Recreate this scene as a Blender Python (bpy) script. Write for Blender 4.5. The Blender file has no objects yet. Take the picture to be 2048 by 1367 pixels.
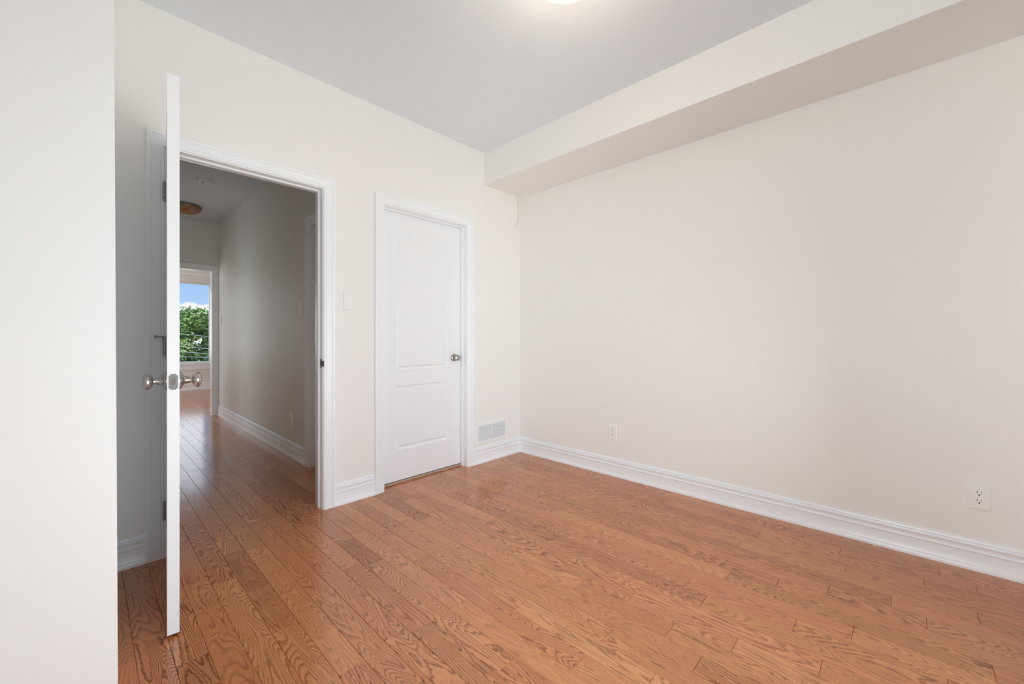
import bpy, bmesh, math, random
from mathutils import Vector, Matrix
scene = bpy.context.scene
C = scene.collection
PI = math.pi

# ------------------------------------------------------------------ camera
H = 1.085
cam_d = bpy.data.cameras.new('camera'); cam = bpy.data.objects.new('camera', cam_d)
C.objects.link(cam); scene.camera = cam
cam_d.sensor_width = 36.0; cam_d.sensor_fit = 'HORIZONTAL'
cam_d.lens = 814.0 / 2048 * 36.0
cam_d.shift_y = -(683.5 - 676.3) / 2048
cam_d.clip_start = 0.02; cam_d.clip_end = 300
cam.location = (0, 0, H)
cam.rotation_euler = (PI / 2, 0, -math.radians(46.33))

# ------------------------------------------------------------------ world
scene.view_settings.view_transform = 'Standard'
scene.view_settings.look = 'None'
scene.view_settings.gamma = 1.0
scene.view_settings.use_curve_mapping = False
scene.view_settings.exposure = 0.0
world = bpy.data.worlds.new('sky'); scene.world = world; world.use_nodes = True


def build_sky():
    nt = world.node_tree; N = nt.nodes; L = nt.links
    for n in list(N): N.remove(n)
    out = N.new('ShaderNodeOutputWorld'); bg = N.new('ShaderNodeBackground')
    tc = N.new('ShaderNodeTexCoord'); sep = N.new('ShaderNodeSeparateXYZ')
    L.new(tc.outputs['Generated'], sep.inputs[0])
    ramp = N.new('ShaderNodeValToRGB')
    ramp.color_ramp.elements[0].position = 0.0; ramp.color_ramp.elements[0].color = (0.62, 0.80, 1.08, 1)
    ramp.color_ramp.elements[1].position = 0.6; ramp.color_ramp.elements[1].color = (0.13, 0.30, 0.80, 1)
    e = ramp.color_ramp.elements.new(0.09); e.color = (0.44, 0.66, 1.06, 1)
    L.new(sep.outputs['Z'], ramp.inputs['Fac'])
    noise = N.new('ShaderNodeTexNoise'); noise.inputs['Scale'].default_value = 22; noise.inputs['Detail'].default_value = 6
    noise.inputs['Roughness'].default_value = 0.45
    L.new(tc.outputs['Generated'], noise.inputs['Vector'])
    # bank of cumulus low over the horizon: top edge at elevation .062 +- bumps
    mul = N.new('ShaderNodeMath'); mul.operation = 'MULTIPLY_ADD'
    mul.inputs[1].default_value = 0.055; mul.inputs[2].default_value = 0.0400
    L.new(noise.outputs['Fac'], mul.inputs[0])
    sub = N.new('ShaderNodeMath'); sub.operation = 'SUBTRACT'
    L.new(mul.outputs[0], sub.inputs[0]); L.new(sep.outputs['Z'], sub.inputs[1])
    mr = N.new('ShaderNodeMapRange'); mr.inputs['From Min'].default_value = -0.003; mr.inputs['From Max'].default_value = 0.005
    mr.interpolation_type = 'SMOOTHSTEP'
    L.new(sub.outputs[0], mr.inputs['Value'])
    mix = N.new('ShaderNodeMix'); mix.data_type = 'RGBA'
    L.new(mr.outputs['Result'], mix.inputs['Factor']); L.new(ramp.outputs['Color'], mix.inputs['A'])
    mix.inputs['B'].default_value = (1.15, 1.15, 1.18, 1)
    L.new(mix.outputs['Result'], bg.inputs['Color'])
    bg.inputs['Strength'].default_value = 1.0
    L.new(bg.outputs[0], out.inputs[0])


build_sky()


def area(name, loc, rot, sx, sy, power, color=(1, 1, 1)):
    d = bpy.data.lights.new(name, 'AREA'); d.shape = 'RECTANGLE'; d.size = sx; d.size_y = sy
    d.energy = power; d.color = color
    o = bpy.data.objects.new(name, d); C.objects.link(o); o.location = loc; o.rotation_euler = rot
    return o


sun_d = bpy.data.lights.new('sun', 'SUN'); sun_d.energy = 5.0; sun_d.angle = math.radians(0.6); sun_d.color = (1, 0.95, 0.86)
sun = bpy.data.objects.new('sun', sun_d); C.objects.link(sun)
sun.rotation_euler = Vector((-0.72, 0.10, -0.68)).to_track_quat('-Z', 'Y').to_euler()

area('window_daylight', (1.08, -0.64, 0.74), (PI / 2, 0, 0), 2.38, 1.3, 51.0, (0.93, 0.975, 1.0))
area('left_fill_light', (-1.12, 0.02, 1.08), (0, -PI / 2, 0), 1.75, 0.85, 56.0, (0.93, 0.975, 1.0))  # fill lamp added behind a made-up left window to brighten the right wall
area('far_room_fill_light', (-1.75, 8.9, 1.35), (0, -PI / 2, 0), 1.7, 1.7, 46.0, (0.90, 0.965, 1.0))  # fill lamp added beside the far room, out of view, to brighten it
area('far_window_daylight', (0.95, 11.15, 1.42), (-PI / 2, 0, 0), 1.7, 1.6, 14.0, (1.0, 0.97, 0.94))
# fill lamp in an invented, unseen side room, added to brighten the hall
area('hall_fill_light', (-0.60, 5.65, 1.20), (0, -PI / 2, 0), 2.0, 1.2, 9.5, (0.84, 0.95, 1.0))

cy = scene.cycles
cy.max_bounces = 12; cy.diffuse_bounces = 8; cy.glossy_bounces = 5; cy.transparent_max_bounces = 16
cy.caustics_reflective = False; cy.caustics_refractive = False
cy.sample_clamp_indirect = 6.0

# ------------------------------------------------------------------ materials
M = {}


def mat(name, col, rough=0.5, metal=0.0, spec=0.5, bump=None, coat=0.0, emit=None):
    m = bpy.data.materials.new(name); m.use_nodes = True
    nt = m.node_tree; b = nt.nodes['Principled BSDF']
    b.inputs['Base Color'].default_value = (*col, 1)
    b.inputs['Roughness'].default_value = rough
    b.inputs['Metallic'].default_value = metal
    b.inputs['Specular IOR Level'].default_value = spec
    b.inputs['Coat Weight'].default_value = coat
    if emit:
        b.inputs['Emission Color'].default_value = (*emit[0], 1); b.inputs['Emission Strength'].default_value = emit[1]
    if bump:
        sc, st, dist = bump
        tc = nt.nodes.new('ShaderNodeTexCoord')
        n = nt.nodes.new('ShaderNodeTexNoise'); n.inputs['Scale'].default_value = sc; n.inputs['Detail'].default_value = 3
        bp = nt.nodes.new('ShaderNodeBump'); bp.inputs['Strength'].default_value = st; bp.inputs['Distance'].default_value = dist
        nt.links.new(tc.outputs['Object'], n.inputs['Vector'])
        nt.links.new(n.outputs['Fac'], bp.inputs['Height']); nt.links.new(bp.outputs[0], b.inputs['Normal'])
    M[name] = m
    return m


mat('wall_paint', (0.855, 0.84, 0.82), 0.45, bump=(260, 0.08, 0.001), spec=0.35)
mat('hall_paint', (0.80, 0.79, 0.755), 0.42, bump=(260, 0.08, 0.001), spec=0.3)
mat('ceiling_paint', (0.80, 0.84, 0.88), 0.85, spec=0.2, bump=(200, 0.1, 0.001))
mat('hall_ceiling_shaded', (0.68, 0.73, 0.785), 0.85, spec=0.2, bump=(200, 0.1, 0.001))  # ceiling paint darkened and cooled, putting the hall's shade into its colour
mat('trim_white', (0.87, 0.888, 0.91), 0.28)
mat('door_white', (0.86, 0.875, 0.895), 0.32, bump=(90, 0.05, 0.0006))
mat('plastic_white', (0.87, 0.86, 0.845), 0.3)
mat('sealant', (0.60, 0.585, 0.57), 0.5)
mat('hole_black', (0.012, 0.012, 0.012), 0.6)
mat('nickel', (0.50, 0.475, 0.44), 0.30, metal=1.0)
mat('hinge_metal', (0.36, 0.355, 0.345), 0.4, metal=1.0)
mat('plate_metal', (0.19, 0.185, 0.175), 0.5, metal=1.0)
mat('dark_metal', (0.26, 0.255, 0.25), 0.4, metal=1.0)
mat('vent_white', (0.87, 0.88, 0.895), 0.35)
mat('vent_backing', (0.36, 0.365, 0.37), 0.7)
mat('vent_dark', (0.20, 0.20, 0.21), 0.8)
mat('lit_glass', (0.9, 0.85, 0.75), 0.3, emit=((1.0, 0.90, 0.76), 1.5))
mat('amber_glass', (0.30, 0.155, 0.065), 0.25, coat=0.5)
mat('detector_white', (0.78, 0.78, 0.77), 0.45)
mat('blind_white', (0.80, 0.79, 0.77), 0.7)
mat('strip_tan', (0.55, 0.47, 0.38), 0.5)
mat('bark', (0.13, 0.10, 0.075), 0.9)
mat('wire', (0.62, 0.64, 0.66), 0.5)
mat('lawn', (0.10, 0.17, 0.05), 0.9)
mat('groove', (0.035, 0.014, 0.006), 0.8)


def glass_mat():
    m = bpy.data.materials.new('window_glass'); m.use_nodes = True
    nt = m.node_tree; N = nt.nodes
    for n in list(N): N.remove(n)
    out = N.new('ShaderNodeOutputMaterial'); mx = N.new('ShaderNodeMixShader'); fr = N.new('ShaderNodeFresnel')
    fr.inputs['IOR'].default_value = 1.45
    t = N.new('ShaderNodeBsdfTransparent'); t.inputs['Color'].default_value = (0.95, 0.97, 0.96, 1)
    g = N.new('ShaderNodeBsdfGlossy'); g.inputs['Roughness'].default_value = 0.02
    nt.links.new(fr.outputs[0], mx.inputs[0]); nt.links.new(t.outputs[0], mx.inputs[1]); nt.links.new(g.outputs[0], mx.inputs[2])
    nt.links.new(mx.outputs[0], out.inputs[0])
    M['glass'] = m


glass_mat()


def leaf_mat(name, c1, c2):
    m = mat(name, c1, 0.55, spec=0.3)
    nt = m.node_tree; b = nt.nodes['Principled BSDF']
    tc = nt.nodes.new('ShaderNodeTexCoord'); n = nt.nodes.new('ShaderNodeTexNoise'); n.inputs['Scale'].default_value = 2.2
    r = nt.nodes.new('ShaderNodeValToRGB')
    r.color_ramp.elements[0].position = 0.35; r.color_ramp.elements[0].color = (*c1, 1)
    r.color_ramp.elements[1].position = 0.65; r.color_ramp.elements[1].color = (*c2, 1)
    nt.links.new(tc.outputs['Object'], n.inputs['Vector']); nt.links.new(n.outputs['Fac'], r.inputs[0])
    nt.links.new(r.outputs[0], b.inputs['Base Color'])


leaf_mat('leaf_green', (0.16, 0.31, 0.07), (0.36, 0.54, 0.13))
leaf_mat('leaf_bluish', (0.12, 0.27, 0.17), (0.24, 0.45, 0.26))
leaf_mat('leaf_shaded', (0.03, 0.065, 0.085), (0.05, 0.10, 0.12))  # shade and glass reflection put into the leaf colour


def wood_mat():
    m = bpy.data.materials.new('ash_floor'); m.use_nodes = True
    nt = m.node_tree; N = nt.nodes; L = nt.links; b = N['Principled BSDF']

    def node(t, **kw):
        n = N.new(t)
        for k, v in kw.items(): setattr(n, k, v)
        return n

    def math_(op, a, bb=None, c=None):
        n = node('ShaderNodeMath', operation=op)
        for i, v in enumerate((a, bb, c)):
            if v is None: continue
            if isinstance(v, (int, float)): n.inputs[i].default_value = v
            else: L.new(v, n.inputs[i])
        return n.outputs[0]
    uv = node('ShaderNodeUVMap', uv_map='grain')
    at = node('ShaderNodeAttribute', attribute_name='board', attribute_type='GEOMETRY')
    sepc = node('ShaderNodeSeparateColor'); L.new(at.outputs['Color'], sepc.inputs[0])
    tone, figure, hue = sepc.outputs[0], sepc.outputs[1], sepc.outputs[2]

    def stretched(sx, sy):
        mp = node('ShaderNodeMapping'); mp.inputs['Scale'].default_value = (sx, sy, 1)
        L.new(uv.outputs[0], mp.inputs['Vector']); return mp.outputs[0]
    # growth rings: contour lines of a stretched noise
    n1 = node('ShaderNodeTexNoise'); n1.inputs['Scale'].default_value = 1.0; n1.inputs['Detail'].default_value = 1.6
    n1.inputs['Roughness'].default_value = 0.35; n1.inputs['Distortion'].default_value = 0.40
    L.new(stretched(10.0, 1.35), n1.inputs['Vector'])
    # wobble of the lines
    n2 = node('ShaderNodeTexNoise'); n2.inputs['Scale'].default_value = 1.0; n2.inputs['Detail'].default_value = 2
    L.new(stretched(120.0, 34.0), n2.inputs['Vector'])
    ring = math_('MULTIPLY_ADD', n2.outputs['Fac'], 0.022, n1.outputs['Fac'])
    freq = math_('MULTIPLY_ADD', figure, 16.0, 24.0)
    ph = math_('FRACT', math_('MULTIPLY', ring, freq))
    r1 = node('ShaderNodeValToRGB'); r1.color_ramp.interpolation = 'EASE'
    cr = r1.color_ramp
    cr.elements[0].position = 0.0; cr.elements[0].color = (1, 1, 1, 1)
    cr.elements[1].position = 1.0; cr.elements[1].color = (1, 1, 1, 1)
    for p, v in ((0.22, 0.42), (0.50, 0.06), (0.82, 0.0), (0.94, 0.55)):
        e = cr.elements.new(p); e.color = (v, v, v, 1)
    L.new(ph, r1.inputs[0])
    # fine pores, short dark dashes along the board
    n3 = node('ShaderNodeTexNoise'); n3.inputs['Scale'].default_value = 1.0; n3.inputs['Detail'].default_value = 2
    n3.inputs['Roughness'].default_value = 0.6
    L.new(stretched(620.0, 70.0), n3.inputs['Vector'])
    pore = node('ShaderNodeMapRange'); pore.inputs['From Min'].default_value = 0.44; pore.inputs['From Max'].default_value = 0.72
    L.new(n3.outputs['Fac'], pore.inputs['Value'])
    # blotchy stain
    n4 = node('ShaderNodeTexNoise'); n4.inputs['Scale'].default_value = 1.0; n4.inputs['Detail'].default_value = 3
    L.new(stretched(26.0, 9.0), n4.inputs['Vector'])
    base = node('ShaderNodeValToRGB')
    base.color_ramp.elements[0].position = 0.0; base.color_ramp.elements[0].color = (0.40, 0.134, 0.045, 1)
    base.color_ramp.elements[1].position = 1.0; base.color_ramp.elements[1].color = (0.74, 0.315, 0.136, 1)
    e = base.color_ramp.elements.new(0.5); e.color = (0.63, 0.236, 0.092, 1)
    fac = math_('ADD', math_('MULTIPLY', tone, 0.72), math_('MULTIPLY', n4.outputs['Fac'], 0.45))
    L.new(math_('SUBTRACT', fac, 0.10), base.inputs[0])
    ringamt = math_('MULTIPLY', r1.outputs[0], math_('MULTIPLY_ADD', math_('POWER', figure, 1.2), 0.60, 0.38))
    dark = node('ShaderNodeMix', data_type='RGBA', blend_type='MULTIPLY')
    L.new(ringamt, dark.inputs['Factor']); L.new(base.outputs[0], dark.inputs['A'])
    dark.inputs['B'].default_value = (0.25, 0.18, 0.14, 1)
    dark2 = node('ShaderNodeMix', data_type='RGBA', blend_type='MULTIPLY')
    L.new(math_('MULTIPLY', pore.outputs[0], 0.42), dark2.inputs['Factor']); L.new(dark.outputs['Result'], dark2.inputs['A'])
    dark2.inputs['B'].default_value = (0.50, 0.42, 0.36, 1)
    hs = node('ShaderNodeHueSaturation')
    L.new(math_('MULTIPLY_ADD', hue, 0.008, 0.498), hs.inputs['Hue']); hs.inputs['Saturation'].default_value = 0.98
    L.new(dark2.outputs['Result'], hs.inputs['Color'])
    L.new(hs.outputs[0], b.inputs['Base Color'])
    b.inputs['Roughness'].default_value = 0.34
    b.inputs['Specular IOR Level'].default_value = 0.0
    b.inputs['Coat Weight'].default_value = 1.0
    b.inputs['Coat IOR'].default_value = 1.56
    # slightly uneven varnish
    n5 = node('ShaderNodeTexNoise'); n5.inputs['Scale'].default_value = 1.0; n5.inputs['Detail'].default_value = 2
    L.new(stretched(16.0, 5.0), n5.inputs['Vector'])
    L.new(math_('MULTIPLY_ADD', n5.outputs['Fac'], 0.08, 0.10), b.inputs['Coat Roughness'])
    hgt = math_('ADD', math_('MULTIPLY', r1.outputs[0], -0.35), math_('MULTIPLY', n5.outputs['Fac'], 6.0))
    bp = node('ShaderNodeBump'); bp.inputs['Strength'].default_value = 0.22; bp.inputs['Distance'].default_value = 0.0006
    L.new(hgt, bp.inputs['Height']); L.new(bp.outputs[0], b.inputs['Normal'])
    bp2 = node('ShaderNodeBump'); bp2.inputs['Strength'].default_value = 0.16; bp2.inputs['Distance'].default_value = 0.0005
    L.new(hgt, bp2.inputs['Height']); L.new(bp2.outputs[0], b.inputs['Coat Normal'])
    M['ash_floor'] = m


wood_mat()

# ------------------------------------------------------------------ mesh helpers


def obj(name, bm, m, parent=None, smooth=False):
    me = bpy.data.meshes.new(name); bm.normal_update(); bm.to_mesh(me); bm.free()
    for mm in (m if isinstance(m, (list, tuple)) else [m]): me.materials.append(M[mm])
    if smooth:
        for p in me.polygons: p.use_smooth = True
    o = bpy.data.objects.new(name, me); C.objects.link(o)
    if parent: o.parent = parent
    return o


def sharp(o, ang=0.7):
    for p in o.data.polygons: p.use_smooth = True
    o.data.set_sharp_from_angle(angle=ang)
    return o


def thing(name, label, cat, loc=(0, 0, 0), rz=0.0, group=None):
    o = bpy.data.objects.new(name, None); C.objects.link(o); o.empty_display_size = 0.1
    o.location = loc; o.rotation_euler = (0, 0, rz); o['label'] = label; o['category'] = cat
    if group: o['group'] = group
    return o


def tag(o, label, cat, group=None, kind=None):
    o['label'] = label; o['category'] = cat
    if group: o['group'] = group
    if kind: o['kind'] = kind
    return o


def struct(o, label=None, cat=None):
    o['kind'] = 'structure'
    if label: o['label'] = label
    if cat: o['category'] = cat
    return o


def box(bm, x0, x1, y0, y1, z0, z1, bev=0.0, mi=0):
    vs = [bm.verts.new((x, y, z)) for z in (z0, z1) for y in (y0, y1) for x in (x0, x1)]
    fs = [bm.faces.new([vs[i] for i in f]) for f in ((0, 2, 3, 1), (4, 5, 7, 6), (0, 1, 5, 4), (2, 6, 7, 3), (0, 4, 6, 2), (1, 3, 7, 5))]
    for f in fs: f.material_index = mi
    if bev:
        es = list({e for f in fs for e in f.edges})
        bmesh.ops.bevel(bm, geom=es, offset=bev, segments=2, affect='EDGES', profile=0.5)
    return fs


def boxes(*bs):
    bm = bmesh.new()
    for b in bs: box(bm, *b)
    return bm


def lathe(bm, prof, seg=32, mtx=None):
    """prof: list of (r, axial); revolve round local z, mapped by mtx"""
    mtx = mtx or Matrix()
    rings = []
    for r, a in prof:
        if r < 1e-6: rings.append([bm.verts.new(mtx @ Vector((0, 0, a)))])
        else: rings.append([bm.verts.new(mtx @ Vector((r * math.cos(2 * PI * i / seg), r * math.sin(2 * PI * i / seg), a))) for i in range(seg)])
    for A, B in zip(rings, rings[1:]):
        for i in range(seg):
            j = (i + 1) % seg
            if len(A) == 1 and len(B) == 1: continue
            if len(A) == 1: bm.faces.new((A[0], B[i], B[j]))
            elif len(B) == 1: bm.faces.new((A[i], B[0], A[j]))
            else: bm.faces.new((A[i], B[i], B[j], A[j]))
    bmesh.ops.recalc_face_normals(bm, faces=bm.faces)


def tube(bm, pts, r, seg=8, r1=None):
    rings = []
    n = len(pts)
    for k, p in enumerate(pts):
        p = Vector(p)
        d = (Vector(pts[min(k + 1, n - 1)]) - Vector(pts[max(k - 1, 0)])).normalized()
        u = d.orthogonal().normalized(); w = d.cross(u)
        rr = r if r1 is None else r + (r1 - r) * k / (n - 1)
        rings.append([bm.verts.new(p + (u * math.cos(2 * PI * i / seg) + w * math.sin(2 * PI * i / seg)) * rr) for i in range(seg)])
    for A, B in zip(rings, rings[1:]):
        for i in range(seg):
            bm.faces.new((A[i], A[(i + 1) % seg], B[(i + 1) % seg], B[i]))
    bm.faces.new(rings[0][::-1]); bm.faces.new(rings[-1])
    bmesh.ops.recalc_face_normals(bm, faces=bm.faces)


def sweep(bm, sections):
    """sections: list of lists of points (same count, closed profile); bridges them and caps both ends"""
    rs = [[bm.verts.new(p) for p in s] for s in sections]
    n = len(rs[0])
    for A, B in zip(rs, rs[1:]):
        for i in range(n): bm.faces.new((A[i], A[(i + 1) % n], B[(i + 1) % n], B[i]))
    bm.faces.new(rs[0]); bm.faces.new(rs[-1][::-1])
    bmesh.ops.recalc_face_normals(bm, faces=bm.faces)


BASE = [(0.0, 0.0), (0.019, 0.0), (0.019, 0.010), (0.0175, 0.018), (0.0120, 0.025), (0.0110, 0.027), (0.0110, 0.083),
        (0.0155, 0.0865), (0.0160, 0.0890), (0.0150, 0.0915), (0.0105, 0.0940), (0.0100, 0.0970), (0.0108, 0.104), (0.0132, 0.111), (0.0155, 0.1165),
        (0.0150, 0.1180), (0.0055, 0.1190), (0.0045, 0.1215), (0.0070, 0.1250), (0.0098, 0.1300), (0.0085, 0.1360), (0.0045, 0.1400), (0.0, 0.1415)]


def baseboard(name, pts, out, miter=(0, 0)):
    """straight run from pts[0] to pts[1] along the wall, profile growing along out; miter = shift along the run per unit depth"""
    a, b = Vector((*pts[0], 0)), Vector((*pts[1], 0)); d = (b - a).normalized(); o = Vector((*out, 0))
    bm = bmesh.new()
    s0 = [a + o * t + Vector((0, 0, z)) + d * (miter[0] * t) for t, z in BASE]
    s1 = [b + o * t + Vector((0, 0, z)) - d * (miter[1] * t) for t, z in BASE]
    sweep(bm, [s0, s1])
    return struct(sharp(obj(name, bm, 'trim_white'), 0.5))


# casing: (distance outward from the opening edge, thickness from the wall)
CAS = [(0.0, 0.0), (0.0, 0.0095), (0.003, 0.0115), (0.010, 0.0120), (0.013, 0.0095), (0.017, 0.0125), (0.034, 0.0140),
       (0.045, 0.0150), (0.049, 0.0120), (0.052, 0.0165), (0.063, 0.0185), (0.068, 0.0165), (0.068, 0.0)]


def casing(name, A, u, out, w, ztop, parent=None):
    """door casing: opening from A to A+u*w, floor to ztop, on the wall with normal out"""
    A = Vector((*A, 0)); u = Vector((*u, 0)); o = Vector((*out, 0)); zz = Vector((0, 0, 1))
    secs = []
    secs.append([A - u * d + o * t for d, t in CAS])
    secs.append([A - u * d + o * t + zz * (ztop + d) for d, t in CAS])
    secs.append([A + u * (w + d) + o * t + zz * (ztop + d) for d, t in CAS])
    secs.append([A + u * (w + d) + o * t for d, t in CAS])
    bm = bmesh.new(); sweep(bm, secs)
    return struct(sharp(obj(name, bm, 'trim_white', parent), 0.45))


# ------------------------------------------------------------------ key planes
YA, XB = 2.649, 2.883          # door wall, right wall
TH = 0.115
YH = YA + TH                   # hall starts
XH, YE = 1.302, 7.005          # hall right wall, hall end wall
XHL = 0.19                     # hall left wall
CE = 2.71
YF = 10.80                     # far room window wall
J1L, J1R = 0.276, 1.036        # jambs of the open doorway
J2L, J2R = 1.462, 2.2215       # jambs of the closet door
OT = 2.036                     # opening head
G = 0.0185                     # the wall is cut back behind the door linings by this much

# ------------------------------------------------------------------ floor of individual boards
JOINTS = {-1: [2.486], 0: [1.961, 2.353], 1: [1.731], 2: [1.804, 1.995, 2.286], 3: [2.182, 2.964], 4: [1.671, 2.017, 2.452, 3.288, 3.956],
          5: [1.307, 1.544], 6: [1.257, 1.796], 7: [1.397, 2.035], 8: [1.302, 1.892], 9: [0.951, 1.843, 2.15], 10: [1.309, 2.202],
          11: [0.78, 1.716, 2.361], 12: [0.574, 1.118, 2.097], 13: [0.778, 1.661], 14: [0.491, 1.138], 15: [0.622, 1.024, 1.421, 2.115, 2.408],
          16: [0.426, 0.82, 1.171, 1.962], 17: [0.191, 0.98, 1.775, 2.561], 18: [0.59, 2.277], 19: [-0.108, 0.29, 0.685, 1.089, 1.377],
          20: [0.128, 2.011], 21: [-0.22, 0.572], 22: [0.396, 1.241], 23: [-0.072, 0.225, 1.067], 24: [0.027, 0.867],
          25: [-0.219, 0.618], 26: [0.187, 0.825], 27: [-0.076, 0.568], 28: [1.107], 29: [-0.13, 0.854], 30: [0.406]}
TONE = {(4, 2.2): 0.02, (2, 2.1): 0.45, (3, 1.9): 0.62, (4, 1.8): 0.28, (5, 1.1): 0.55, (12, 0.2): 0.95, (2, 1.9): 0.5, (1, 1.5): 0.2,
        (15, 1.2): 0.75, (6, 1.5): 0.6, (7, 1.7): 0.6, (3, 2.5): 0.35, (2, 2.7): 0.4}


def build_floor():
    rnd = random.Random(11)
    bm = bmesh.new()
    col = bm.loops.layers.float_color.new('board'); uvl = bm.loops.layers.uv.new('grain')
    W, X0 = 0.0892, 0.1167
    Y0, Y1 = -1.05, YF
    bev, dz = 0.0015, 0.0016
    for k in range(-16, 38):
        xa, xb = X0 + k * W, X0 + (k + 1) * W
        known = JOINTS.get(k, [])
        js = list(known)
        if known:
            y = min(known)
            while y > Y0: y -= rnd.uniform(0.35, 1.15); js.append(y)
            y = max(known)
        else:
            y = Y0 - rnd.uniform(0, 1); js.append(y)
        while y < Y1: y += rnd.uniform(0.35, 1.2); js.append(y)
        js = sorted(js)
        for ya, yb in zip(js, js[1:]):
            ya, yb = max(ya, Y0), min(yb, Y1)
            if yb - ya < 0.005: continue
            tone = min(1, max(0, rnd.gauss(0.50, 0.13))); fig = rnd.random(); hue = rnd.random()
            for (kk, yy), tv in TONE.items():
                if kk == k and ya < yy < yb: tone = tv; fig = 0.15 if tv < 0.1 else max(fig, 0.5)
            ou, ov = rnd.uniform(0, 60), rnd.uniform(0, 60)
            c = (tone, fig, hue, 1)
            top = [(xa + bev, ya + bev), (xb - bev, ya + bev), (xb - bev, yb - bev), (xa + bev, yb - bev)]
            low = [(xa + .0002, ya + .0002), (xb - .0002, ya + .0002), (xb - .0002, yb - .0002), (xa + .0002, yb - .0002)]
            T = [bm.verts.new((x, y, 0)) for x, y in top]; B = [bm.verts.new((x, y, -dz)) for x, y in low]
            fs = [bm.faces.new(T)] + [bm.faces.new((B[i], B[(i + 1) % 4], T[(i + 1) % 4], T[i])) for i in range(4)]
            for f in fs:
                for l in f.loops:
                    l[col] = c; l[uvl].uv = (l.vert.co.x - xa + ou, l.vert.co.y + ov)
    fs = box(bm, X0 - 16 * W, X0 + 38 * W, Y0, Y1, -0.06, -dz - 0.0004, mi=1)
    o = obj('floor', bm, ['ash_floor', 'groove'])
    return struct(o, 'stained ash plank floor running through bedroom and hall', 'floor')


build_floor()

# ------------------------------------------------------------------ room shell
XL, YW = -0.95, -0.47          # near room left wall and window wall
WX0, WX1, WZ0, WZ1 = -0.12, 2.28, 0.06, 2.40      # window behind the camera
struct(obj('ceiling', boxes((XL - 0.1, XB + 0.1, YW - 0.1, YH - 0.05, CE, CE + 0.1)), 'ceiling_paint'))
struct(obj('ceiling_hall', boxes((XHL - 0.1, XH + 0.1, YH - 0.05, YE + 0.05, CE, CE + 0.1)), 'hall_ceiling_shaded'))
struct(obj('ceiling_far', boxes((-1.6, 3.5, YE + 0.05, YF + 0.2, CE, CE + 0.1)), 'ceiling_paint'))
struct(obj('wall_back', boxes((-0.95, J1L - G, YA, YH, 0, CE), (J1L - G, J1R + G, YA, YH, OT + 0.0135, CE), (J1R + G, J2L - G, YA, YH, 0, CE),
                              (J2L - G, J2R + G, YA, YH, OT + 0.0135, CE), (J2R + G, XB + 0.1, YA, YH, 0, CE)), 'wall_paint'))
struct(obj('wall_right', boxes((XB, XB + 0.1, YW - 0.1, YA, 0, CE)), 'wall_paint'))
LY0, LY1, LZ0, LZ1 = -0.42, 0.46, 0.12, 2.38     # made-up window opening, added to let the left fill lamp in
struct(obj('wall_left', boxes((XL - 0.1, XL, YW - 0.1, LY0, 0, CE), (XL - 0.1, XL, LY1, 1.45, 0, CE), (XL - 0.1, XL, LY0, LY1, 0, LZ0), (XL - 0.1, XL, LY0, LY1, LZ1, CE)), 'wall_paint'))
struct(obj('wall_front', boxes((XL - 0.1, WX0, YW - 0.1, YW, 0, CE), (WX1, XB + 0.1, YW - 0.1, YW, 0, CE),
                               (WX0, WX1, YW - 0.1, YW, 0, WZ0), (WX0, WX1, YW - 0.1, YW, WZ1, CE)), 'wall_paint'))
# drywall bulkhead along the right wall
bm = bmesh.new(); box(bm, 2.419, XB, YW, YA, 2.434, CE)
struct(obj('wall_bulkhead', bm, 'wall_paint'))
# projecting wall beside the camera; its corner leans a few millimetres
bm = bmesh.new()
fs = box(bm, XL - 0.1, 0.058, 1.45, YA, 0, CE)
for v in bm.verts:
    if v.co.x > 0: v.co.x = 0.0580 - 0.0113 * v.co.z / 2.71
struct(obj('wall_alcove', bm, 'wall_paint'))
# hall, closet and far room
struct(obj('wall_hall_left', boxes((XHL - 0.1, XHL, YH, 5.25, 0, CE), (XHL - 0.1, XHL, 6.05, YE, 0, CE), (XHL - 0.1, XHL, 5.25, 6.05, 2.04, CE)), 'hall_paint'))  # doorway gap on this side is added to let the hall fill lamp in
struct(obj('wall_added_room', boxes((-1.0, -0.9, 4.6, 6.6, 0, CE), (-0.9, 0.09, 4.6, 4.7, 0, CE), (-0.9, 0.09, 6.5, 6.6, 0, CE), (-0.9, 0.09, 4.7, 6.5, CE - 0.02, CE)), 'hall_paint'))  # unseen enclosure added around the hall fill lamp
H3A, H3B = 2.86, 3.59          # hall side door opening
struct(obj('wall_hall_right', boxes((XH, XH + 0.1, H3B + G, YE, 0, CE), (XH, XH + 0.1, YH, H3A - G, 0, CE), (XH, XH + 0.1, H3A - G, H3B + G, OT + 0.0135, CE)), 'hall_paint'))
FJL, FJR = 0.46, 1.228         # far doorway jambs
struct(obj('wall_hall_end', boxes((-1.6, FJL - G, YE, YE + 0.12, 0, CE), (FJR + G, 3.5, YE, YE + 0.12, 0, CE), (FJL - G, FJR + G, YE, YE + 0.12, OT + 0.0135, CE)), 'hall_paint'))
FWX0, FWX1, FWZ0, FWZ1 = 0.05, 1.872, 0.575, 2.40
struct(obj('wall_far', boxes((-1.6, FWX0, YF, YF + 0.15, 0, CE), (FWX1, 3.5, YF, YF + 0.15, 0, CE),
                             (FWX0, FWX1, YF, YF + 0.15, 0, FWZ0), (FWX0, FWX1, YF, YF + 0.15, FWZ1, CE)), 'hall_paint'))
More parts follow.
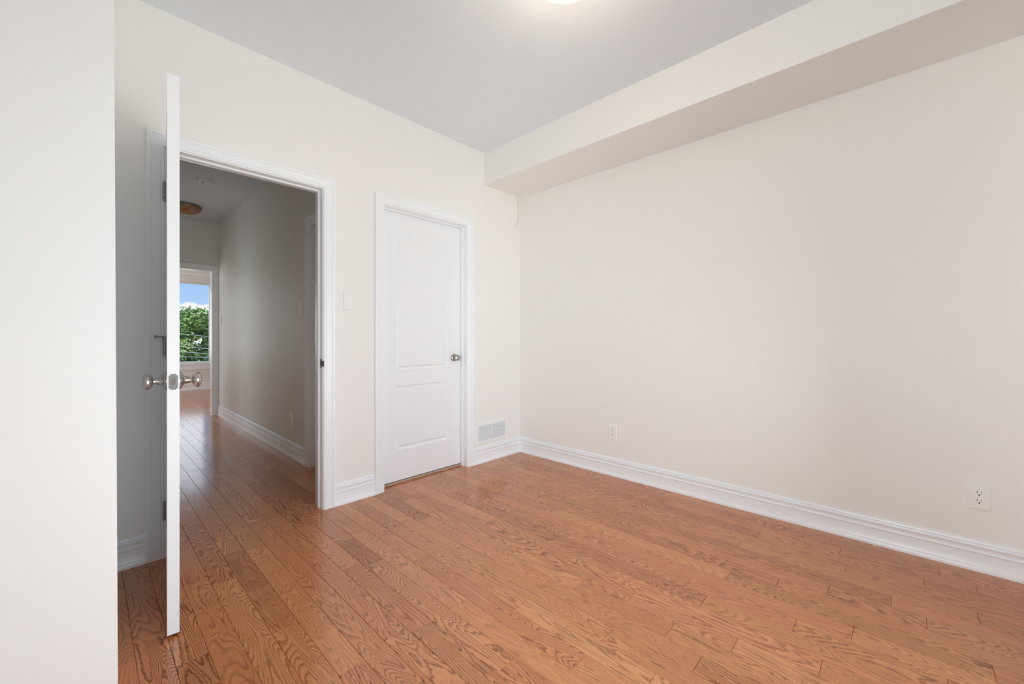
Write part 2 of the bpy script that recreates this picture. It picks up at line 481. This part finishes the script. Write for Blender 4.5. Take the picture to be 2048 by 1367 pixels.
struct(obj('wall_far_left', boxes((-1.7, -1.6, YE, 8.0, 0, CE), (-1.7, -1.6, 9.8, YF + 0.15, 0, CE), (-1.7, -1.6, 8.0, 9.8, 0, 0.45), (-1.7, -1.6, 8.0, 9.8, 2.25, CE)), 'hall_paint'))  # opening in this unseen wall is added for the far room fill lamp
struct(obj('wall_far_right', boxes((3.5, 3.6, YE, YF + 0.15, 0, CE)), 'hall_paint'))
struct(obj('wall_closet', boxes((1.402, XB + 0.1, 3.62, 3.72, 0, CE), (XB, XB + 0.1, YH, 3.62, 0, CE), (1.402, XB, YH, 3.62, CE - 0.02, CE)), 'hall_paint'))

# baseboards
baseboard('baseboard_back', ((0.058, YA), (J1L - 0.074, YA)), (0, -1))
baseboard('baseboard_back.001', ((J1R + 0.074, YA), (J2L - 0.073, YA)), (0, -1))
baseboard('baseboard_back.002', ((J2R + 0.0745, YA), (XB, YA)), (0, -1), (0, 1))
baseboard('baseboard_right', ((XB, YA), (XB, YW)), (-1, 0), (1, 0))
baseboard('baseboard_alcove', ((XL, 1.45), (0.058, 1.45)), (0, -1))
baseboard('baseboard_left', ((XL, YW), (XL, 1.43)), (1, 0))
baseboard('baseboard_hall_right', ((XH, H3B + 0.074), (XH, YE)), (-1, 0))
baseboard('baseboard_hall_left', ((XHL, YH + 0.02), (XHL, 5.25)), (1, 0))
baseboard('baseboard_hall_left.001', ((XHL, 6.05), (XHL, YE)), (1, 0))
baseboard('baseboard_far', ((-1.6, YF), (3.5, YF)), (0, -1))


def jamb(name, A, u, d, w, depth, head, stop, stop_w=0.036):
    """door frame lining the opening: A near left corner, u along the wall, d into the wall; stop = distance of the stop from the face"""
    A = Vector((*A, 0)); u = Vector((*u, 0)); d = Vector((*d, 0)); bm = bmesh.new()

    def bx(u0, u1, d0, d1, z0, z1):
        p, q = A + u * u0 + d * d0, A + u * u1 + d * d1
        box(bm, min(p.x, q.x), max(p.x, q.x), min(p.y, q.y), max(p.y, q.y), z0, z1, 0.0012)
    t = 0.019
    e = 0.003
    bx(-t, 0, -e, depth + e, 0, head + t); bx(w, w + t, -e, depth + e, 0, head + t); bx(0, w, -e, depth + e, head, head + t)
    if stop is not None:
        s = 0.0105
        bx(0, s, stop, stop + stop_w, 0, head); bx(w - s, w, stop, stop + stop_w, 0, head); bx(s, w - s, stop, stop + stop_w, head - s, head)
    return struct(sharp(obj(name, bm, 'trim_white')))


# wall openings were cut at the jamb faces: widen the lining into the wall by its thickness
jamb('trim_1', (J1L, YA), (1, 0), (0, 1), J1R - J1L, TH, OT - 0.004, 0.040)
jamb('trim_2', (J2L, YA), (1, 0), (0, 1), J2R - J2L, TH, OT - 0.004, 0.044, 0.034)
jamb('trim_3', (FJL, YE), (1, 0), (0, 1), FJR - FJL, 0.12, OT - 0.004, None)
jamb('trim_4', (XH, H3A), (0, 1), (1, 0), H3B - H3A, 0.10, OT - 0.004, 0.020, 0.036)
casing('trim_5', (J1L - 0.006, YA), (1, 0), (0, -1), J1R - J1L + 0.012, OT + 0.002)
casing('trim_6', (J2L - 0.006, YA), (1, 0), (0, -1), J2R - J2L + 0.012, OT + 0.002)
casing('trim_7', (J1L - 0.006, YH), (1, 0), (0, 1), J1R - J1L + 0.012, OT + 0.002)
casing('trim_8', (FJL - 0.006, YE), (1, 0), (0, -1), FJR - FJL + 0.012, OT + 0.002)
casing('trim_9', (XH, H3A - 0.006), (0, 1), (-1, 0), H3B - H3A + 0.012, OT + 0.002)

# ------------------------------------------------------------------ moulded panel doors
PROF = [(0.0, 0.0), (0.004, -0.0075), (0.009, -0.0090), (0.016, -0.0105), (0.022, -0.0085), (0.031, -0.0022), (0.034, -0.0015)]


def prof(s):
    if s <= 0: return 0.0
    for (a, da), (b, db) in zip(PROF, PROF[1:]):
        if s <= b: return da + (db - da) * (s - a) / (b - a)
    return PROF[-1][1]


def door_leaf(w, h, t, pl, pr, panels):
    """leaf with its lower hinge corner at the origin, x along the width, front face at y=0 facing -y. panels: (z0, z1, rise)"""
    bm = bmesh.new()
    offs = [0, 0.004, 0.009, 0.016, 0.022, 0.031, 0.034]
    xs = {0.0, w}
    for o in offs: xs |= {pl + o, pr - o}
    n = 34
    xs |= {pl + 0.036 + (pr - pl - 0.072) * i / n for i in range(n + 1)}
    xs = sorted(xs)
    zs = {0.0, h}
    for z0, z1, rise in panels:
        zs |= {z0 + o for o in offs}
        if rise:
            z = z1 - 0.042
            while z < z1 + rise + 0.004: zs.add(round(z, 4)); z += 0.0025
        else: zs |= {z1 - o for o in offs}
    zs = sorted(zs)

    def depth(x, z):
        for z0, z1, rise in panels:
            u = min(1, abs(x - (pl + pr) / 2) / ((pr - pl) / 2 * 0.93))
            q = min(1, (1 - u) / 0.82)
            zt = z1 + rise * q * q * (3 - 2 * q)
            slope = 1.0
            if rise and q < 1:
                g = rise * 6 * q * (1 - q) / 0.82 / ((pr - pl) / 2 * 0.93)
                slope = 1 / math.sqrt(1 + g * g)
            s = min(x - pl, pr - x, z - z0, (zt - z) * slope)
            if s > 0: return prof(s)
        return 0.0
    for side, y0 in ((-1, 0.0), (1, t)):
        g = [[bm.verts.new((x, y0 - side * -depth(x, z) if side > 0 else y0 - depth(x, z), z)) for x in xs] for z in zs]
        for a in range(len(zs) - 1):
            for b in range(len(xs) - 1):
                q = (g[a][b], g[a][b + 1], g[a + 1][b + 1], g[a + 1][b])
                bm.faces.new(q if side < 0 else q[::-1])
    # edges of the slab
    for q in (((0, 0, 0), (0, t, 0), (0, t, h), (0, 0, h)), ((w, 0, 0), (w, 0, h), (w, t, h), (w, t, 0)),
              ((0, 0, 0), (w, 0, 0), (w, t, 0), (0, t, 0)), ((0, 0, h), (0, t, h), (w, t, h), (w, 0, h))):
        bm.faces.new([bm.verts.new(p) for p in q])
    return bm


def knob_egg(bm, mtx):
    lathe(bm, [(0.0, 0.0), (0.0345, 0.0), (0.0345, 0.003), (0.031, 0.0055), (0.029, 0.006), (0.0275, 0.0085), (0.022, 0.010), (0.0165, 0.014),
               (0.0125, 0.020), (0.0125, 0.0235), (0.0140, 0.0245), (0.0140, 0.0265), (0.0115, 0.0275), (0.0105, 0.034), (0.0120, 0.038),
               (0.0200, 0.0415), (0.0265, 0.046), (0.0295, 0.052), (0.0290, 0.0575), (0.0250, 0.0625), (0.0160, 0.0665), (0.0070, 0.068), (0.0, 0.0683)], 40, mtx)


def knob_round(bm, mtx):
    lathe(bm, [(0.0, 0.0), (0.0320, 0.0), (0.0325, 0.003), (0.0300, 0.008), (0.0240, 0.0115), (0.0130, 0.0125), (0.0120, 0.026), (0.0150, 0.0285),
               (0.0215, 0.032), (0.0255, 0.038), (0.0260, 0.045), (0.0235, 0.0515), (0.0175, 0.0555), (0.0, 0.0570)], 36, mtx)


# open door seen on edge: hinged at the left jamb, swung into the room
PIV = Vector((0.2755, YA - 0.004, 0.012))
EDGE = Vector((0.2026, 1.9123, 0.012))
dirv = (EDGE - PIV); LW = dirv.length
ang = math.atan2(dirv.y, dirv.x)
d1 = thing('door_1', 'white bedroom door swung open, seen on its narrow latch edge, with knobs on both sides', 'door', PIV, ang)
d1['kind'] = 'structure'
# local x runs hinge -> latch; room face (left in view) is local -y... thickness grows to +X world = local +y
LH, LT = 2.03, 0.035
bm = door_leaf(LW - 0.006, LH, LT, 0.115, LW - 0.121, [(0.23, 0.71, 0), (0.83, 1.84, 0.045)])
for v in bm.verts: v.co.x += 0.006
leaf = obj('door_leaf', bm, 'door_white', d1)
leaf_off = 0.0
kz, kx = 0.927 - 0.012, LW - 0.060
for sgn, y in ((-1, 0.0), (1, LT)):
    bm = bmesh.new()
    knob_egg(bm, Matrix.Translation((kx, y, kz)) @ Matrix.Rotation(PI / 2 * (1 if sgn < 0 else -1), 4, 'X'))
    sharp(obj('knob', bm, 'nickel', d1), 0.6)
bm = bmesh.new(); box(bm, LW - 0.001, LW + 0.0014, LT / 2 - 0.0128, LT / 2 + 0.0128, kz - 0.0285, kz + 0.0285)
bmesh.ops.bevel(bm, geom=[e for e in bm.edges if abs(e.verts[0].co.x - e.verts[1].co.x) > 0.001], offset=0.005, segments=4, affect='EDGES')
lp = sharp(obj('latch_plate', bm, 'plate_metal', d1), 0.5); lp['label'] = 'nickel latch plate in the door edge'
bm = bmesh.new()
# sprung bolt with one slanted face
vs = [(LW, -0.0065, -0.009), (LW, 0.0065, -0.009), (LW + 0.011, 0.0065, -0.009), (LW + 0.003, -0.0065, -0.009)]
lo = [bm.verts.new((x, y + LT / 2, z + kz)) for x, y, z in vs]; hi = [bm.verts.new((x, y + LT / 2, -z + kz)) for x, y, z in vs]
for i in range(4): bm.faces.new((lo[i], lo[(i + 1) % 4], hi[(i + 1) % 4], hi[i]))
bm.faces.new(lo[::-1]); bm.faces.new(hi); bmesh.ops.recalc_face_normals(bm, faces=bm.faces)
obj('latch_bolt', bm, 'nickel', lp)
for dzz in (-0.0215, 0.0215):
    bm = bmesh.new(); lathe(bm, [(0, 0.0024), (0.0022, 0.0022), (0.0038, 0.0012), (0.0038, 0)], 16, Matrix.Translation((LW, LT / 2, kz + dzz)) @ Matrix.Rotation(PI / 2, 4, 'Y'))
    sharp(obj('screw', bm, 'hinge_metal', lp))
for hz in (0.22, 1.03, 1.80):
    bm = bmesh.new()
    for i in range(5):
        tube(bm, [(0.013, -0.005, hz - 0.045 + i * 0.018 + 0.0008), (0.013, -0.005, hz - 0.045 + (i + 1) * 0.018 - 0.0008)], 0.0068, 14)
    lathe(bm, [(0.0, 0.006), (0.004, 0.005), (0.006, 0.0)], 14, Matrix.Translation((0.013, -0.005, hz + 0.045)))
    box(bm, 0.0, 0.0062, -0.004, 0.030, hz - 0.045, hz + 0.045)
    hg = sharp(obj('hinge', bm, 'hinge_metal', d1), 0.6)
    if hz == 1.03:
        bm = bmesh.new()
        tube(bm, [(0.013, -0.005, hz + 0.049), (0.022, -0.024, hz + 0.051), (0.026, -0.036, hz + 0.051)], 0.0028, 8)
        lathe(bm, [(0, 0.006), (0.006, 0.005), (0.0075, 0), (0.006, -0.004), (0, -0.005)], 14, Matrix.Translation((0.027, -0.038, hz + 0.051)) @ Matrix.Rotation(PI / 2, 4, 'X'))
        hs_ = sharp(obj('hinge_stop', bm, 'hinge_metal', hg)); hs_['label'] = 'small hinge pin door stop'

# strike plate in the right jamb of the open doorway
bm = bmesh.new(); box(bm, J1R - 0.0016, J1R + 0.002, YA + 0.006, YA + 0.034, 0.895, 0.955, 0.0007)
box(bm, J1R - 0.0021, J1R - 0.001, YA + 0.014, YA + 0.027, 0.912, 0.938, mi=1)
vs = [(J1R - 0.0016, YA + 0.008), (J1R - 0.0005, YA - 0.010), (J1R + 0.003, YA - 0.016), (J1R + 0.003, YA + 0.008)]
lo = [bm.verts.new((x, y, 0.907)) for x, y in vs]; hi = [bm.verts.new((x, y, 0.943)) for x, y in vs]
for i in range(4): bm.faces.new((lo[i], lo[(i + 1) % 4], hi[(i + 1) % 4], hi[i]))
bm.faces.new(lo[::-1]); bm.faces.new(hi); bmesh.ops.recalc_face_normals(bm, faces=bm.faces)
tag(obj('strike_plate', bm, ['dark_metal', 'hole_black']), 'dark metal strike plate set in the right jamb of the open doorway', 'strike plate')

# closet door, shut
d2 = thing('door_2', 'shut white two panel closet door with arched upper panel and round nickel knob', 'door', (J2L + 0.003, YA + 0.080, 0.019), 0)
d2['kind'] = 'structure'
CW = J2R - J2L - 0.006
bm = door_leaf(CW, 2.005, 0.035, 1.600 - J2L, 2.087 - J2L - 0.003, [(0.226, 0.709, 0), (0.826, 1.832, 0.046)])
obj('door_leaf', bm, 'door_white', d2)
bm = bmesh.new(); knob_round(bm, Matrix.Translation((2.150 - J2L - 0.003, 0, 0.904)) @ Matrix.Rotation(PI / 2, 4, 'X'))
sharp(obj('knob', bm, 'nickel', d2), 0.6)
bm = bmesh.new(); box(bm, J2L + 0.001, J2R - 0.001, YA + 0.083, YA + TH + 0.01, 0.0, 0.0095, 0.0015)
tag(obj('threshold_strip', bm, 'strip_tan'), 'thin pale tan strip on the floor under the closet door', 'threshold')
# hall side door, shut
d3 = thing('door_3', 'shut white side door in the hall, glimpsed as a sliver past the doorway', 'door', (XH + 0.058, H3B - 0.003, 0.014), -PI / 2)
d3['kind'] = 'structure'
obj('door_leaf', door_leaf(H3B - H3A - 0.006, 2.008, 0.035, 0.115, H3B - H3A - 0.121, [(0.226, 0.709, 0), (0.826, 1.832, 0.046)]), 'door_white', d3)

# ------------------------------------------------------------------ wall plates


def plate(name, label, cat, loc, rz, kind, w=0.0702, h=0.1143, group=None):
    """local frame: plate back on y=0, front towards -y, centred on its origin"""
    t = thing(name, label, cat, loc, rz, group or ('light switches' if kind == 'switch' else 'wall outlets'))
    bm = bmesh.new()
    q = 0.0035
    f = [(-w / 2, h / 2, 0.0), (-w / 2, h / 2, 0.003), (-w / 2 + q, h / 2 - q, 0.0062)]
    rings = [[bm.verts.new((sx * abs(a), -c, sz * b)) for sx, sz in ((-1, -1), (1, -1), (1, 1), (-1, 1))] for a, b, c in f]
    for A, B in zip(rings, rings[1:]):
        for i in range(4): bm.faces.new((A[i], A[(i + 1) % 4], B[(i + 1) % 4], B[i]))
    bm.faces.new(rings[-1]); bm.faces.new(rings[0][::-1]); bmesh.ops.recalc_face_normals(bm, faces=bm.faces)
    fp = obj('faceplate', bm, 'plastic_white', t)
    for z in (-0.0485, 0.0485):
        bm = bmesh.new(); lathe(bm, [(0, 0.0013), (0.002, 0.0012), (0.0032, 0.0005), (0.0032, 0)], 14, Matrix.Translation((0, -0.006, z)) @ Matrix.Rotation(PI / 2, 4, 'X'))
        sharp(obj('screw', bm, 'plastic_white', t))
    if kind == 'switch':
        bm = bmesh.new(); box(bm, -0.0172, 0.0172, -0.0068, -0.0062, -0.0340, 0.0340)
        obj('switch_frame', bm, 'plastic_white', t)
        bm = bmesh.new()
        for zz0, zz1, y0, y1 in ((-0.0315, 0.0, -0.0125, -0.0085), (0.0, 0.0315, -0.0085, -0.0065)):
            lo = [bm.verts.new(p) for p in ((-0.0148, y0, zz0), (0.0148, y0, zz0), (0.0148, y1, zz1), (-0.0148, y1, zz1))]
            hi = [bm.verts.new((v.co.x, -0.006, v.co.z)) for v in lo]
            bm.faces.new(lo); bm.faces.new(hi[::-1])
            for i in range(4): bm.faces.new((lo[i], hi[i], hi[(i + 1) % 4], lo[(i + 1) % 4]))
        bmesh.ops.recalc_face_normals(bm, faces=bm.faces)
        obj('rocker', bm, 'plastic_white', t)
    else:
        bm = bmesh.new(); box(bm, -0.0168, 0.0168, -0.0072, -0.006, -0.0335, 0.0335, 0.0005)
        rc = obj('receptacle', bm, 'plastic_white', t)
        for zc in (0.0185, -0.0185):
            bm = bmesh.new()
            box(bm, -0.0078, -0.0054, -0.0075, -0.0068, zc + 0.002, zc + 0.0110)
            box(bm, 0.0054, 0.0074, -0.0075, -0.0068, zc + 0.003, zc + 0.0100)
            lathe(bm, [(0, 0.0004), (0.0031, 0.0004), (0.0031, 0)], 14, Matrix.Translation((0, -0.0071, zc - 0.0058)) @ Matrix.Rotation(PI / 2, 4, 'X'))
            s = obj('socket_slots', bm, 'hole_black', rc); s['label'] = 'dark socket slots'
    return t


plate('light_switch', 'white rocker light switch on the door wall between the open doorway and closet door', 'light switch', (1.2045, YA, 1.331), 0, 'switch')
plate('light_switch', 'dim light switch on the hall wall just before the side door casing', 'light switch', (XH, 3.795, 1.345), -PI / 2, 'switch')
plate('light_switch', 'faint light switch at the far end of the hall wall by the end doorway', 'light switch', (XH, 6.83, 1.335), -PI / 2, 'switch')
plate('wall_outlet', 'white wall outlet low on the right wall near the room corner', 'outlet', (XB, 1.650, 0.3435), -PI / 2, 'outlet')
plate('wall_outlet', 'large near wall outlet with dark slots at the right edge of the right wall', 'outlet', (XB, -0.2655, 0.3430), -PI / 2, 'outlet', 0.0735, 0.1165)
plate('wall_outlet', 'dim wall outlet low on the hall wall close to the side door casing', 'outlet', (XH, 4.045, 0.336), -PI / 2, 'outlet')
plate('wall_outlet', 'small dim wall outlet at the far end of the hall beside the end doorway', 'outlet', (XH, 6.55, 0.405), -PI / 2, 'outlet')

# loose sealant at the upper corner and crumbs left on the floor
bm = bmesh.new()
tube(bm, [(2.838, YA - 0.0008, 2.428), (2.848, YA - 0.004, 2.405), (2.859, YA - 0.004, 2.380), (2.8655, YA - 0.002, 2.35), (2.8665, YA - 0.0008, 2.30), (2.862, YA - 0.0008, 2.25), (2.851, YA - 0.002, 2.20),
          (2.843, YA - 0.005, 2.168), (2.832, YA - 0.006, 2.145), (2.820, YA - 0.004, 2.137)], 0.0024, 6)
tag(obj('sealant_strip', bm, 'sealant', None, True), 'thin loose strip of paint coloured sealant peeling in the upper room corner', 'sealant')
rnd = random.Random(3)
for x, y, r, lab in ((2.852, 0.0996, 0.0034, 'tiny pale paint crumb by the right baseboard, the one nearer the room corner'),
                     (2.8610, -0.1726, 0.0024, 'tiny pale paint crumb on the floor below the big near outlet')):
    bm = bmesh.new(); bmesh.ops.create_icosphere(bm, subdivisions=1, radius=r)
    for v in bm.verts: v.co = Vector((v.co.x * rnd.uniform(0.7, 1.3), v.co.y * rnd.uniform(0.8, 1.6), max(0.0, v.co.z * 0.7 + r * 0.45)))
    o = obj('paint_crumb', bm, 'plastic_white'); o.location = (x, y, 0.0)
    tag(o, lab, 'crumb', 'paint crumbs on the floor')

# ------------------------------------------------------------------ return air register
t = thing('vent_register', 'white metal wall register with two slatted panels beside the closet door', 'vent', (2.514, YA, 0.2575))
vw, vh = 0.388, 0.190
bm = bmesh.new()
q = 0.030; ft = 0.006
outer = [(-vw / 2, -vh / 2), (vw / 2, -vh / 2), (vw / 2, vh / 2), (-vw / 2, vh / 2)]
inner = [(-vw / 2 + q, -vh / 2 + q), (vw / 2 - q, -vh / 2 + q), (vw / 2 - q, vh / 2 - q), (-vw / 2 + q, vh / 2 - q)]
rings = [[bm.verts.new((x, 0, z)) for x, z in outer], [bm.verts.new((x, -0.002, z)) for x, z in outer],
         [bm.verts.new((x * 0.985, -ft, z * 0.97)) for x, z in outer], [bm.verts.new((x, -ft, z)) for x, z in inner], [bm.verts.new((x, -0.0005, z)) for x, z in inner]]
for A, B in zip(rings, rings[1:]):
    for i in range(4): bm.faces.new((A[i], A[(i + 1) % 4], B[(i + 1) % 4], B[i]))
box(bm, -0.0035, 0.0035, -ft, -0.0005, -vh / 2 + q, vh / 2 - q)
bmesh.ops.recalc_face_normals(bm, faces=bm.faces)
obj('frame', bm, 'vent_white', t)
bm = bmesh.new(); box(bm, -vw / 2 + q, vw / 2 - q, -0.0004, 0.0, -vh / 2 + q, vh / 2 - q)
obj('backing', bm, 'vent_backing', t)
for s in (-1, 1):
    bm = bmesh.new(); n = 19
    x0, x1 = sorted((s * 0.0035, s * (vw / 2 - q)))
    for i in range(n):
        if s == 1 and i == 9: zo = 0.0016
        else: zo = 0.0
        zc = -vh / 2 + q + (i + 0.5) * (vh - 2 * q) / n + zo
        p = [(-0.0048, zc - 0.0024), (-0.0040, zc - 0.0026), (-0.0008, zc + 0.0016), (-0.0016, zc + 0.0018)]
        sweep(bm, [[(x0, a, b) for a, b in p], [(x1, a, b) for a, b in p]])
    o = obj('louvre_panel', bm, 'vent_white', t)

# ------------------------------------------------------------------ ceiling fittings


def flush_light(label, loc, R, depth, glass, clip_ang, rz=0):
    t = thing('ceiling_light', label, 'ceiling light', loc, 0, 'flush ceiling lights')
    bm = bmesh.new(); lathe(bm, [(0, 0), (R * 0.62, 0), (R * 0.62, -0.022), (R * 0.5, -0.026), (0, -0.026)], 40)
    sharp(obj('base', bm, 'vent_white', t))
    bm = bmesh.new()
    pr = [(R, -0.022), (R * 1.0, -0.026)]
    for i in range(1, 13):
        a = PI / 2 * i / 12
        pr.append((R * math.cos(a), -0.026 - depth * math.sin(a)))
    pr[-1] = (0, -0.026 - depth)
    pr += [(R * 0.2 * 0, -0.026 - depth + 0.004)]
    for i in range(11, -1, -1):
        a = PI / 2 * i / 12
        pr.append((R * 0.975 * math.cos(a), -0.026 - (depth - 0.004) * math.sin(a)))
    pr.append((R * 0.975, -0.022)); pr.append((R, -0.022))
    lathe(bm, pr, 56)
    sharp(obj('glass_shade', bm, glass, t), 0.9)
    for k in range(3):
        a = clip_ang + k * 2 * PI / 3
        bm = bmesh.new(); box(bm, R * 0.60, R + 0.004, -0.007, 0.007, -0.018, -0.0155); box(bm, R + 0.002, R + 0.005, -0.010, 0.010, -0.036, -0.0155)
        box(bm, R - 0.008, R + 0.005, -0.007, 0.007, -0.0385, -0.036)
        bmesh.ops.rotate(bm, verts=bm.verts, cent=(0, 0, 0), matrix=Matrix.Rotation(a, 3, 'Z'))
        c = obj('clip', bm, 'dark_metal', t); c['label'] = 'small dark metal clip at the rim'
    return t


RL = (1.437, 1.043, CE)
flush_light('lit flush ceiling light with glowing glass dome at the top edge of the bedroom ceiling', RL, 0.165, 0.075, 'lit_glass', math.radians(43.3))
pl = bpy.data.lights.new('ceiling_bulb', 'POINT'); pl.energy = 3.8; pl.color = (1.0, 0.86, 0.68); pl.shadow_soft_size = 0.12
po = bpy.data.objects.new('ceiling_bulb', pl); C.objects.link(po); po.location = (RL[0], RL[1], CE - 0.20)
flush_light('unlit amber glass flush ceiling light at the far end of the hall ceiling', (0.846, 6.30, CE), 0.150, 0.085, 'amber_glass', math.radians(-20))
t = thing('smoke_detector', 'round white smoke detector on the hall ceiling in front of the amber light', 'smoke detector', (0.843, 5.15, CE))
bm = bmesh.new(); lathe(bm, [(0, 0), (0.072, 0), (0.072, -0.010), (0.069, -0.012)], 36); sharp(obj('base', bm, 'detector_white', t))
bm = bmesh.new(); lathe(bm, [(0.066, -0.011), (0.0665, -0.030), (0.062, -0.036), (0.045, -0.038), (0.044, -0.034), (0.036, -0.034), (0.035, -0.040), (0.0, -0.042)], 36); sharp(obj('cover', bm, 'detector_white', t))
bm = bmesh.new(); lathe(bm, [(0.0, -0.0445), (0.008, -0.044), (0.010, -0.0405)], 16, Matrix.Translation((-0.02, -0.012, 0))); sharp(obj('test_button', bm, 'vent_dark', t))

# ------------------------------------------------------------------ windows


def window(name, x0, x1, z0, z1, ywall, out, label, loc=(0, 0, 0), rz=0):
    """fixed window in a wall lying along x; out=+1 when the outside is towards +y"""
    w = thing(name, label, 'window', loc, rz); w['kind'] = 'structure'
    yi = ywall + out * 0.055; yo = ywall + out * 0.10
    a, b = min(yi, yo), max(yi, yo)
    bm = boxes((x0, x0 + 0.02, a, b, z0, z1), (x1 - 0.02, x1, a, b, z0, z1), (x0 + 0.02, x1 - 0.02, a, b, z0, z0 + 0.02), (x0 + 0.02, x1 - 0.02, a, b, z1 - 0.04, z1))
    obj('window_frame', bm, 'trim_white', w)
    y = (a + b) / 2
    obj('pane', boxes((x0 + 0.02, x1 - 0.02, y - 0.002, y + 0.002, z0 + 0.02, z1 - 0.04)), 'glass', w)
    ys = sorted((ywall - out * 0.030, ywall + out * 0.055))
    bm = bmesh.new(); box(bm, x0 - 0.05, x1 + 0.05, ys[0], ys[1], z0 - 0.052, z0 + 0.006, 0.004)
    obj('window_sill', bm, 'trim_white', w)
    ys = sorted((ywall - out * 0.016, ywall))
    bm = bmesh.new(); box(bm, x0 - 0.04, x1 + 0.04, ys[0], ys[1], z0 - 0.15, z0 - 0.052, 0.003)
    obj('apron', bm, 'trim_white', w)
    for xa, xb, za, zb in ((x0 - 0.07, x0, z0 + 0.006, z1 + 0.07), (x1, x1 + 0.07, z0 + 0.006, z1 + 0.07), (x0, x1, z1, z1 + 0.07)):
        bm = bmesh.new(); box(bm, xa, xb, ys[0], ys[1], za, zb, 0.003)
        obj('window_casing', bm, 'trim_white', w)
    return w


window('window_1', FWX0, FWX1, FWZ0, FWZ1, YF, 1, 'large far window beyond the hall showing sky and trees')
window('window_2', WX0, WX1, WZ0, WZ1, YW, -1, 'bedroom window behind the viewpoint that lights the room')
window('added_window_3', LY0, LY1, LZ0, LZ1, -XL, 1, 'unseen left wall window added to let fill light onto the right wall', (0, 0, 0), PI / 2)
t = thing('window_blind', 'raised white roller blind across the top of the far window', 'blind', ((FWX0 + FWX1) / 2, YF + 0.02, FWZ1))
hw = (FWX1 - FWX0) / 2 - 0.006
bm = bmesh.new(); box(bm, -hw, hw, -0.035, 0.030, -0.125, -0.002, 0.004); obj('valance', bm, 'blind_white', t)
bm = bmesh.new(); box(bm, -hw + 0.01, hw - 0.01, -0.010, 0.008, -0.150, -0.125, 0.001); obj('rolled_fabric', bm, 'blind_white', t)
bm = bmesh.new(); box(bm, -hw + 0.008, hw - 0.008, -0.016, 0.014, -0.168, -0.150, 0.003); obj('bottom_rail', bm, 'blind_white', t)

# ------------------------------------------------------------------ outside
struct(obj('ground', boxes((-60, 80, YF + 1.0, 120, -3.7, -3.5)), 'lawn'))


def foliage(bm, centres, n, leaf, rnd):
    for _ in range(n):
        cx, cyy, cz, r = rnd.choice(centres)
        d = Vector((rnd.gauss(0, 1), rnd.gauss(0, 1), rnd.gauss(0, 1))).normalized()
        p = Vector((cx, cyy, cz)) + d * r * (rnd.random() ** 0.33) * Vector((1, 1, 0.72)).length / 1.58
        nrm = (d + Vector((rnd.gauss(0, .5), rnd.gauss(0, .5), rnd.gauss(0.5, .5)))).normalized()
        u = nrm.orthogonal().normalized(); u = Matrix.Rotation(rnd.uniform(0, 6.28), 3, nrm) @ u; w = nrm.cross(u)
        s = leaf * rnd.uniform(0.6, 1.25)
        pts = [p - u * s * .5, p + w * s * .42 + u * s * .05 + nrm * s * .06, p + u * s * .6, p - w * s * .42 + u * s * .05 + nrm * s * .06]
        bm.faces.new([bm.verts.new(q) for q in pts])


def tree(label, x, y, top, R, nclump, nleaf, leaf, m, seed, crown_h, spread=1.0):
    rnd = random.Random(seed)
    t = thing('tree', label, 'tree', (x, y, -3.5), 0, 'trees outside the far window')
    cz = top + 3.5 - crown_h / 2
    bm = bmesh.new()
    tube(bm, [(0, 0, 0), (0.05, 0, cz * 0.4), (-0.05, 0.05, cz * 0.75), (0, 0, cz)], 0.24, 10, 0.12)
    cl = []
    for i in range(nclump):
        a = rnd.uniform(0, 2 * PI); q = rnd.uniform(-1, 1); rr = math.sqrt(max(0.05, 1 - q * q)) * R * rnd.uniform(0.55, 1.0)
        c = (rr * math.cos(a), rr * math.sin(a), cz + q * crown_h * 0.42, rnd.uniform(0.45, 0.85) * spread)
        cl.append(c)
    obj('trunk', bm, 'bark', t, True)
    bm = bmesh.new()
    for c in cl[::3]:
        b0 = Vector((0, 0, cz - crown_h * 0.25 + rnd.uniform(0, crown_h * 0.3))); b1 = Vector(c[:3])
        mid = (b0 + b1) / 2 + Vector((0, 0, 0.25))
        tube(bm, [b0, mid, b1], 0.055, 6, 0.015)
    obj('branches', bm, 'bark', t, True)
    bm = bmesh.new(); foliage(bm, cl, nleaf, leaf, rnd)
    f = obj('foliage', bm, m, t); f['kind'] = 'stuff'
    return t


tree('tall bright green leafy tree rising against the cloud outside the far window', 3.4, 23.6, 2.40, 2.5, 110, 46000, 0.13, 'leaf_green', 4, 5.2)
tree('lower blue green leafy tree behind the wires at the right of the far window', 3.75, 18.0, 0.72, 0.95, 34, 15000, 0.11, 'leaf_bluish', 9, 2.8, 0.8)
tree('tree with shade painted into its dark bluish leaves low at the left of the far window', 1.45, 18.2, 0.80, 0.95, 34, 15000, 0.10, 'leaf_shaded', 15, 3.0, 0.8)
for i, (lab, z0, z1) in enumerate((('topmost pale overhead wire crossing the trees outside', 1.2282, 1.1378), ('second pale overhead wire from the top outside the window', 0.8285, 0.7539),
                    ('third pale overhead wire from the top outside the window', 0.6749, 0.594), ('lowest pale overhead wire crossing the trees outside', 0.529, 0.4661))):
    bm = bmesh.new(); yw = 16.0 - 0.45 * i; f = yw / 16.0
    k = (z1 - z0) / (2.7244 - 2.03)
    tube(bm, [((2.03 + s) * f, yw, H + (z0 + k * s - H) * f) for s in (-4, -2, 0, 1, 3, 5)], 0.0075, 6)
    tag(obj('power_line', bm, 'wire', None, True), lab, 'wire', 'overhead wires outside the far window')
